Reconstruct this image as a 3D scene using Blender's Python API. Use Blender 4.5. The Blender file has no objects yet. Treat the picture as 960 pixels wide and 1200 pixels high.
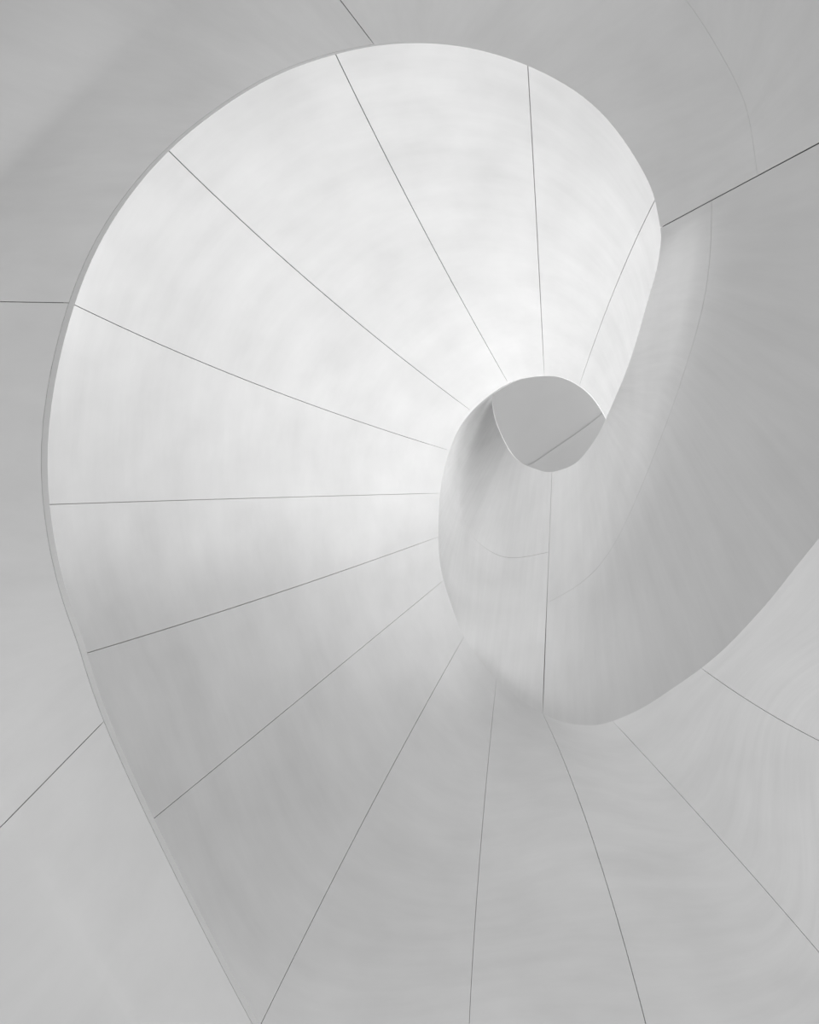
import bpy, math
from mathutils import Vector, Matrix

# ------------------------------------------------------------------ camera
W, H, F = 960.0, 1200.0, 900.0
CAM = Vector((0.0, 0.0, 1.6))
ZEN = (640.0, 490.0)                      # where straight up lies in the frame
def cam_rotation():
    # camera axes in world: right, up(image), back ; the zenith direction is known in camera space
    d = Vector(((ZEN[0]-480)/F, -(ZEN[1]-600)/F, -1.0)).normalized()   # zenith in camera coordinates
    q = d.rotation_difference(Vector((0, 0, 1)))
    return q.to_matrix()
RC = cam_rotation()
def ray(x, y):
    return RC @ Vector(((x-480)/F, -(y-600)/F, -1.0))
def at(x, y, z):
    """point seen in direction (x, y) lying z metres above the eye"""
    r = ray(x, y)
    return CAM + r*(z/r.z)

# ------------------------------------------------------------------ splines
class Spline:
    def __init__(s, d):
        s.x = sorted(d); s.n = len(s.x)
        s.c = []
        dim = len(d[s.x[0]])
        for j in range(dim):
            y = [d[k][j] for k in s.x]
            s.c.append((y, s.second(y)))
    def second(s, y):
        n, x = s.n, s.x
        m = [0.0]*n; a = [0.0]*n; b = [1.0]*n; c = [0.0]*n; r = [0.0]*n
        for i in range(1, n-1):
            h0, h1 = x[i]-x[i-1], x[i+1]-x[i]
            a[i], b[i], c[i] = h0, 2*(h0+h1), h1
            r[i] = 6*((y[i+1]-y[i])/h1-(y[i]-y[i-1])/h0)
        for i in range(1, n):
            w = a[i]/b[i-1]; b[i] -= w*c[i-1]; r[i] -= w*r[i-1]
        m[-1] = r[-1]/b[-1]
        for i in range(n-2, -1, -1): m[i] = (r[i]-c[i]*m[i+1])/b[i]
        return m
    def __call__(s, t):
        x = s.x; i = 0
        while i < s.n-2 and t > x[i+1]: i += 1
        h = x[i+1]-x[i]; A = (x[i+1]-t)/h; B = 1-A
        return [A*y[i]+B*y[i+1]+((A**3-A)*m[i]+(B**3-B)*m[i+1])*h*h/6 for y, m in s.c]

# parameter k: one unit per soffit panel, sixteen to a turn, growing as the stair climbs
L = Spline({-16:(560,2000), -15:(20,1720), -14:(-350,1300), -13:(-440,780), -12:(-380,354), -11:(-260,90),
            -10:(-40,-100), -9:(240,-208), -8:(590,-235), -7:(890,-110), -6:(1040,125), -5:(1060,400), -4.4:(1020,527),
            -4:(982,599), -3.5:(942,653), -3:(904,701), -2.6:(870,739), -2:(822,783), -1.6:(782,811), -1.3:(752,830),
            -1:(718,845), -.7:(692,850), -.4:(664,847), 0:(636,836), .5:(607,818), 1:(582,795), 1.4:(566,778),
            2:(544,746), 2.5:(531,714), 3:(520,680), 3.5:(515,653), 4:(514,629), 5:(516,578), 5.5:(520,553), 6:(527,528),
            6.5:(537,504), 7:(553,482), 7.5:(574,463), 8:(596,449.5), 8.5:(616,443), 9:(638,440.5), 9.5:(659,442.5),
            10:(679,452), 10.5:(696,467), 11:(710,489), 11.5:(717,508), 12:(718,530), 13:(706,570), 14:(675,600)})
MID = Spline({-8:(590,-420), -7:(1000,-200), -6:(1190,60), -5:(1190,380), -4:(1100,605), -3:(1010,735), -2:(890,829), -1:(845,984), 0:(695,985), 1:(562,1010), 2:(427,960),
            3:(350,820), 4:(310,700), 5:(290,584), 6:(300,450), 7:(372,338), 8:(492,260), 9:(629,262), 10:(722,335),
            11:(752,438), 12:(785,530), 13:(775,620), 14:(700,690)})
END = Spline({-8:(590,-700), -7:(1120,-300), -6:(1350,0), -5:(1330,360), -4:(1220,610), -3:(1120,775), -2:(960,868), -1:(960,1116), 0:(757,1200), 1:(550,1200), 2:(306,1200),
            3:(183,957), 4:(106,764), 5:(65,591), 6:(89,358), 7:(198,177), 8:(395,67), 9:(619,82), 10:(767,236),
            11:(795,385), 12:(850,530), 13:(840,680), 14:(730,790)})
U = Spline({-16:(560,1620), -15:(331,1250), -14.5:(210,1020), -14:(127,840), -13.5:(98,752), -13:(72,672), -12.5:(56,522),
            -12:(88,355), -11.6:(129,264), -11.2:(177,199), -10.7:(236,144), -10.2:(298,102), -9.6:(366,72), -9:(440,54), -8.5:(505,51), -8:(575,62),
            -7.5:(650,92), -7:(712,140), -6.5:(755,203), -6.2:(768,236), -6:(774,267), -5.75:(774.3,287), -5.5:(771.3,308), -5:(761.5,345), -4.5:(749,389), -4:(738,424),
            -3:(722,464), -2:(708,496), -1.4:(697,516), -1:(687,530), -.5:(671,545), 0:(647,553), .5:(632,551), 1:(616,545), 2:(597,528), 3:(587,509),
            4:(581,494), 5:(578,482), 6:(577,474), 7:(577,466), 8:(580,452), 9:(590,435)})
def crease(d): return Spline(d)
C_FAR  = crease({-6.0:(826,239.3), -5:(819,330), -4:(801,410), -3:(780,480), -2:(748,568), -1:(704,658), 0:(641,708)})
C_TOP  = crease({-9:(340,-77), -8:(700,-70), -7.3:(820,20), -7:(855,80), -6.5:(878,140), -6:(887,206.7)})
C_LOW  = crease({0:(643.4,645), .6:(618,651), 1.2:(590,652), 2:(557,632), 3:(540,600), 5:(540,540), 7:(562,478), 9:(620,438)})
C_LEFT = crease({-16:(555,1760), -14:(0,970), -13:(-140,670), -12:(-100,352), -11:(30,170), -10:(180,20), -9:(340,-77)})
def zL(k): return 3.0*math.exp(0.09*k)
UP = 1.7
def zU(k): return zL(k)*UP

LIFT = Spline({-8:(0,), -2:(0,), 0:(-.01,), 1:(-.04,), 2:(-.085,), 3:(-.085,), 4:(-.07,), 5:(-.045,), 6:(-.015,), 8:(0,), 11:(0,), 14:(0,)})
def soffit_point(k, t):
    l, m, e = L(k), MID(k), END(k)
    a, b, c = 2*(t-.5)*(t-1), -4*t*(t-1), 2*t*(t-.5)
    x = a*l[0]+b*m[0]+c*e[0]; y = a*l[1]+b*m[1]+c*e[1]
    sag = -.15*math.exp(-((k-4.5)/.75)**2)*min(1, t/.45)**1.5*(3-2*min(1, t/.45))/1.0
    lift = LIFT(min(14, max(-8, k)))[0]
    return at(x, y, zL(k)*(1+0.02*t+lift*(1-math.exp(-t/.16)))+sag)

def band_point(k, v, C, bulge, edge=0.0, w=0.10):
    """balustrade cross-section, v=0 at the soffit, v=1 at the free edge"""
    l, c, u = L(k), C(k), U(k)
    if edge:
        # stop short of the free edge, leaving room for the edge strip
        dx, dy = u[0]-c[0], u[1]-c[1]; n = math.hypot(dx, dy)
        u = (u[0]-dx/n*edge, u[1]-dy/n*edge)
    if v <= .5-w:   a = (1-v/.5, v/.5, 0)
    elif v >= .5+w: a = (0, (1-v)/.5, (v-.5)/.5)
    else:
        t = (v-.5+w)/(2*w)
        p0 = (1-(.5-w)/.5, (.5-w)/.5, 0); p2 = (0, (.5-w)/.5, w/.5)
        a = tuple((1-t)**2*p0[i]+2*t*(1-t)*(0, 1, 0)[i]+t*t*p2[i] for i in range(3))
    x = a[0]*l[0]+a[1]*c[0]+a[2]*u[0]; y = a[0]*l[1]+a[1]*c[1]+a[2]*u[1]
    z0, z2 = zL(k), zU(k)
    z1 = z0+bulge(k)*(z2-z0)
    # rounded foot where the band turns into the soffit
    fw = max(0.0, 1-((k-.3)/2.6)**2) if -2.3 < k < 2.9 else 0.0
    span = math.hypot(u[0]-l[0], u[1]-l[1])
    cf = min(1, math.hypot(c[0]-l[0], c[1]-l[1])/span)
    t = min(1, (a[1]*cf+a[2])/.45)
    ease = 1-fw*(1-t)**1.6
    z = a[0]*z0+a[1]*z1+a[2]*z2
    return at(x, y, z0+(z-z0)*ease)

# ------------------------------------------------------------------ materials
def plaster(name, base, streak=(3.0, 26.0), amount=0.035, rough=0.75):
    m = bpy.data.materials.new(name); m.use_nodes = True
    nt = m.node_tree; b = nt.nodes['Principled BSDF']
    b.inputs['Roughness'].default_value = rough
    b.inputs['Specular IOR Level'].default_value = 0.25
    uv = nt.nodes.new('ShaderNodeTexCoord')
    mp = nt.nodes.new('ShaderNodeMapping'); mp.inputs['Scale'].default_value = (streak[0], streak[1], 1)
    n1 = nt.nodes.new('ShaderNodeTexNoise'); n1.inputs['Scale'].default_value = 1.0; n1.inputs['Detail'].default_value = 5; n1.inputs['Roughness'].default_value = .6
    n2 = nt.nodes.new('ShaderNodeTexNoise'); n2.inputs['Scale'].default_value = 2.2; n2.inputs['Detail'].default_value = 3
    nt.links.new(uv.outputs['UV'], mp.inputs['Vector']); nt.links.new(mp.outputs[0], n1.inputs['Vector'])
    nt.links.new(uv.outputs['Object'], n2.inputs['Vector'])
    mx = nt.nodes.new('ShaderNodeMath'); mx.operation = 'ADD'
    nt.links.new(n1.outputs['Fac'], mx.inputs[0]); nt.links.new(n2.outputs['Fac'], mx.inputs[1])
    mr = nt.nodes.new('ShaderNodeMapRange'); mr.inputs['From Min'].default_value = .6; mr.inputs['From Max'].default_value = 1.4
    mr.inputs['To Min'].default_value = base-amount; mr.inputs['To Max'].default_value = base+amount
    nt.links.new(mx.outputs[0], mr.inputs['Value'])
    cb = nt.nodes.new('ShaderNodeCombineColor')
    for i in range(3): nt.links.new(mr.outputs[0], cb.inputs[i])
    nt.links.new(cb.outputs[0], b.inputs['Base Color'])
    return m
M_SOFFIT = plaster('white_brushed_plaster', 0.64, streak=(3.0, 15.0), amount=.05)
M_BAND = plaster('pale_smooth_plaster', 0.64, streak=(18.0, 3.0), amount=.042)
M_EDGE = plaster('edge_strip_plaster', 0.6, amount=.02)
M_CORE = plaster('grey_joint_filler', 0.22, amount=.01)
M_CEIL = plaster('ceiling_plaster', 0.64, amount=.02)

# ------------------------------------------------------------------ mesh building
COL = bpy.context.scene.collection
def link(name, verts, faces, mat, parent=None, uvs=None):
    me = bpy.data.meshes.new(name); me.from_pydata([tuple(v) for v in verts], [], faces); me.update()
    for p in me.polygons: p.use_smooth = True
    me.set_sharp_from_angle(angle=math.radians(38))
    if uvs:
        ul = me.uv_layers.new(name='UVMap')
        for lp in me.loops: ul.data[lp.index].uv = uvs[lp.vertex_index]
    me.materials.append(mat)
    o = bpy.data.objects.new(name, me); COL.objects.link(o); o.parent = parent
    return o

def sheet(name, fn, u0, u1, v0, v1, nu, nv, depth, thick, mat, parent, gap=(0, 0, 0, 0), fade=None):
    """solid curved panel. fn(u, v) is its visible face; depth sinks the face, thick is its thickness;
    gap = metres trimmed off the u0, u1, v0, v1 sides"""
    us = [u0+(u1-u0)*i/nu for i in range(nu+1)]; vs = [v0+(v1-v0)*j/nv for j in range(nv+1)]
    P = [[fn(u, v) for v in vs] for u in us]
    if any(gap):
        for j in range(nv+1):
            f = min(1, max(0.4, vs[j]/.05))
            d = (P[1][j]-P[0][j]); P[0][j] = P[0][j]+d.normalized()*min(gap[0]*f, d.length*.45)
            d = (P[-2][j]-P[-1][j]); P[-1][j] = P[-1][j]+d.normalized()*min(gap[1]*f, d.length*.45)
        for i in range(nu+1):
            f = fade(us[i]) if fade else 1.0
            d = (P[i][1]-P[i][0]); P[i][0] = P[i][0]+d.normalized()*min(gap[2]*f, d.length*.45)
            d = (P[i][-2]-P[i][-1]); P[i][-1] = P[i][-1]+d.normalized()*min(gap[3]*f, d.length*.45)
    N = []
    for i in range(nu+1):
        row = []
        for j in range(nv+1):
            a = P[min(i+1, nu)][j]-P[max(i-1, 0)][j]; b = P[i][min(j+1, nv)]-P[i][max(j-1, 0)]
            n = a.cross(b)
            n = n.normalized() if n.length > 1e-12 else Vector((0, 0, 1))
            row.append(n)
        N.append(row)
    i, j = nu//2, nv//2
    sgn = 1 if N[i][j].dot(P[i][j]-CAM) > 0 else -1          # +: away from the well
    verts, uvs, faces = [], [], []
    for layer in (depth, depth+thick):
        for i in range(nu+1):
            for j in range(nv+1):
                verts.append(P[i][j]+N[i][j]*sgn*layer)
                uvs.append((us[i]*.37, vs[j]*1.0))
    S = (nu+1)*(nv+1); idx = lambda i, j: i*(nv+1)+j
    for i in range(nu):
        for j in range(nv):
            q = [idx(i, j), idx(i+1, j), idx(i+1, j+1), idx(i, j+1)]
            if sgn > 0: q = q[::-1]
            faces.append(q); faces.append([a+S for a in q[::-1]])
    def rim(loop):
        for a, b in zip(loop, loop[1:]):
            q = [a, b, b+S, a+S]
            faces.append(q if sgn > 0 else q[::-1])
    rim([idx(i, 0) for i in range(nu+1)]); rim([idx(nu, j) for j in range(nv+1)])
    rim([idx(i, nv) for i in range(nu, -1, -1)]); rim([idx(0, j) for j in range(nv, -1, -1)])
    return link(name, verts, faces, mat, parent, uvs)

def empty(name, loc, label, cat):
    o = bpy.data.objects.new(name, None); COL.objects.link(o)
    o.location = loc; o['label'] = label; o['category'] = cat
    return o

# ------------------------------------------------------------------ the soffit: one panel per k
g = 0.0026
soffit = empty('stair_soffit', (0, 0, 0), 'white panelled underside of the spiral stair, fanning in wedges around the round eye', 'soffit')
T1 = 1.28
JOINT = {0: .9, 1: .6, 2: .65, 3: .65, 4: .75}      # the joints are not all equally open
cuts = [-6, -4.6]+list(range(-2, 15))
for k, k1 in zip(cuts, cuts[1:]):
    sheet('soffit_panel', soffit_point, k, k1, 0.0, T1, int(14*(k1-k)), 22, 0.0, 0.02, M_SOFFIT, soffit, gap=(g*.8*JOINT.get(k, 1)*zL(k)/3, g*.8*JOINT.get(k1, 1)*zL(k)/3, 0, 0))
sheet('soffit_backing', soffit_point, -6, 14, 0.05, T1, 200, 16, 0.022, 0.012, M_CORE, soffit)

def near_soffit(k, t):                          # lowest turn, level and one tread wide
    l = L(k); p = at(l[0], l[1], zL(k)); a = at(ZEN[0], ZEN[1], zL(k))
    return p+(p-a).normalized()*(1.1*t)
for k in range(-16, -6, 2):
    sheet('soffit_panel', near_soffit, k, k+2, 0.0, 1.0, 28, 12, 0.0, 0.03, M_SOFFIT, soffit, gap=(g*.3, g*.3, 0, 0))

# ------------------------------------------------------------------ the balustrade
band = empty('spiral_balustrade', (0, 0, 0), 'continuous pale grey solid balustrade band coiling around the open well', 'balustrade')
flat = lambda k: .62
B_FAR = Spline({-6:(.80,), -5:(.46,), -4:(.34,), -3:(.30,), -2:(.28,), -1:(.31,), 0:(.445,)})
B_LOW = Spline({0:(.67,), 1:(.65,), 3:(.55,), 6:(.5,), 9:(.5,)})
B_TOP = Spline({-9:(.5,), -7:(.6,), -6:(.572,)})
def b_far(k): return B_FAR(k)[0]
def b_low(k): return B_LOW(k)[0]
def b_top(k): return B_TOP(k)[0]
def b_left(k): return .5
segs = [(-16, -14, C_LEFT, b_left), (-14, -12, C_LEFT, b_left), (-12, -9, C_LEFT, b_left), (-9, -6, C_TOP, b_top),
        (-6, 0, C_FAR, b_far), (0, 9, C_LOW, b_low)]
def strip_w(k):                                 # edge strip, in sight-line pixels
    return 7.0 if k < -12 else max(0.0, 7.0*(1-(k+12)/4.5)) if k < -7.5 else 0.0
for a, b, C, bl in segs:
    fn = lambda k, v, C=C, bl=bl: band_point(k, v, C, bl, strip_w(k), .10 if C is C_FAR else .035)
    n = int((b-a)*12)
    ga, gb, gc = g*zL(a)/3, g*zL(b)/3, .00034*zL((a+b)/2)
    fold = .5 if C is not C_LEFT else None
    for v0, v1 in (((0.0, .5), (.5, 1.0)) if fold else ((0.0, 1.0),)):
        sheet('balustrade_panel', fn, a, b, v0, v1, n, int(44*(v1-v0)), 0.0, 0.02, M_BAND, band,
              gap=(ga, gb, gc if v0 else 0, gc if v1 < 1 else 0.0016 if b < -8 else 0),
              fade=(lambda k: max(0.0, min(1.0, 2.6-k))) if a == 0 else None)
    sheet('balustrade_backing', fn, a-(.03 if a > -16 else 0), b+(.03 if b < 9 else 0), 0.06, .998 if b < -8 else .985, n, 36, 0.0215, 0.012, M_CORE, band)
# edge strip (capping) that closes the free edge of the near turn
def strip(k, v):
    u = U(k); c = C_LEFT(k) if k < -9 else C_TOP(k)
    dx, dy = u[0]-c[0], u[1]-c[1]; n = math.hypot(dx, dy)
    e = strip_w(k)*(1-v)
    return at(u[0]-dx/n*e, u[1]-dy/n*e, zU(k)+.012+0.03*v)
sheet('edge_capping', strip, -16, -7.6, 0.0, 1.0, 120, 2, 0.0, 0.05, M_EDGE, band)

# ------------------------------------------------------------------ ceiling seen through the eye
def slab(name, pts, z, th, mat):
    n = len(pts)
    v = [Vector((x, y, z)) for x, y in pts]+[Vector((x, y, z+th)) for x, y in pts]
    f = [list(range(n)), list(range(n, 2*n))[::-1]]+[[i, i+n, (i+1) % n+n, (i+1) % n] for i in range(n)]
    return link(name, v, f, mat)
c0 = at(640, 500, 13.0)
ce = slab('ceiling', [(c0.x+4.5*math.cos(a*math.tau/48), c0.y+4.5*math.sin(a*math.tau/48)) for a in range(48)], CAM.z+13.0, .2, M_CEIL)
ce['kind'] = 'structure'
# edge of the lower part of the top landing, crossing the eye at a slant
pl = [at(x, y, 12.97) for x, y in ((540, 600), (600, 556), (628, 541), (660, 519), (690, 498), (760, 440), (900, 520), (800, 760), (600, 760))]
tr = slab('trim_1', [(p.x, p.y) for p in pl], CAM.z+12.97, .03, M_CEIL); tr['kind'] = 'structure'

# ------------------------------------------------------------------ light
world = bpy.data.worlds.new('World'); bpy.context.scene.world = world; world.use_nodes = True
bg = world.node_tree.nodes['Background']; bg.inputs['Color'].default_value = (1, 1, 1, 1); bg.inputs['Strength'].default_value = 0.6

def surround_fill(lobes):
    """added fill light from unseen surroundings: radiance as a sum of broad directional lobes
    (elevation, azimuth, strength, sharpness)"""
    nt = world.node_tree; tc = nt.nodes.new('ShaderNodeTexCoord'); prev = None
    for el, az, st, ex in lobes:
        e, a = math.radians(el), math.radians(az)
        dp = nt.nodes.new('ShaderNodeVectorMath'); dp.operation = 'DOT_PRODUCT'
        dp.inputs[1].default_value = (math.cos(e)*math.cos(a), math.cos(e)*math.sin(a), math.sin(e))
        mx = nt.nodes.new('ShaderNodeMath'); mx.operation = 'MAXIMUM'; mx.inputs[1].default_value = 0
        pw = nt.nodes.new('ShaderNodeMath'); pw.operation = 'POWER'; pw.inputs[1].default_value = ex
        m = nt.nodes.new('ShaderNodeMath'); m.operation = 'MULTIPLY_ADD'; m.inputs[1].default_value = st; m.inputs[2].default_value = 0
        nt.links.new(tc.outputs['Generated'], dp.inputs[0]); nt.links.new(dp.outputs['Value'], mx.inputs[0])
        nt.links.new(mx.outputs[0], pw.inputs[0]); nt.links.new(pw.outputs[0], m.inputs[0])
        if prev: nt.links.new(prev.outputs[0], m.inputs[2])
        prev = m
    nt.links.new(prev.outputs[0], bg.inputs['Strength'])
def area_fill(loc, target, sx, sy, power):  # unseen area light, added to brighten the stair
    d = bpy.data.lights.new('fill_area_light', 'AREA'); d.shape = 'RECTANGLE'; d.size = sx; d.size_y = sy; d.energy = power
    o = bpy.data.objects.new('fill_area_light', d); COL.objects.link(o); o.location = loc
    o.rotation_euler = (target-loc).to_track_quat('-Z', 'Y').to_euler()
def point_fill(loc, power, size=.3):  # unseen point light, added as fill
    d = bpy.data.lights.new('fill_point_light', 'POINT'); d.energy = power; d.shadow_soft_size = size
    o = bpy.data.objects.new('fill_point_light', d); COL.objects.link(o); o.location = loc
surround_fill([  # added fill lobes, strengths fitted for brightness
 (-65, 225, 0.907, 8), (-65, 270, 2.0, 8), (-30, 0, 0.374, 8), (-30, 90, 0.911, 8), (-30, 135, 0.19, 8), (0, 0, 1.88, 8),
 (0, 180, 1.199, 8), (0, 225, 0.101, 8), (0, 315, 0.612, 8), (28, 225, 2.77, 8), (28, 315, 0.207, 8)])
area_fill(at(1350, 300, 4.3), at(300, 500, 4.9), 1.6, .8, 30*1.043)  # two added fills, aimed across at the soffit
area_fill(at(300, -150, 4.0), at(400, 600, 4.8), 1.4, .6, 30*0.396)
# added area fills, out of view, five metres from the well
axis = at(640, 490, 0)
for az, z, p in ((90, 4.5, 0.169), (0, 7, 1.292), (135, 7, 0.461), (315, 7, 0.395)):
    a = math.radians(az)
    area_fill(Vector((axis.x+5*math.cos(a), axis.y+5*math.sin(a), CAM.z+z)), at(640, 490, 4.5), 3.2, 2.2, 200*p)
# unseen point fills added over the flight, on the stair side of the balustrade
for x, y, z, p in ((850, 50, 3.2, 0.143), (560, -80, 3.2, 0.731), (200, 0, 3.2, 1.182), (-60, 300, 4.2, 0.135), (900, 350, 5.5, 1.344), (560, -80, 5.5, 0.324)):
    point_fill(at(x, y, z), 30*p)

cam = bpy.data.cameras.new('camera'); co = bpy.data.objects.new('camera', cam); COL.objects.link(co)
cam.sensor_fit = 'VERTICAL'; cam.sensor_height = 36.0; cam.lens = 36.0*F/H
co.matrix_world = Matrix.Translation(CAM) @ RC.to_4x4()
cam.clip_start = .02
sc = bpy.context.scene; sc.camera = co
vs = sc.view_settings; vs.view_transform = 'Standard'; vs.look = 'None'; vs.gamma = 1; vs.use_curve_mapping = False; vs.exposure = 0.0
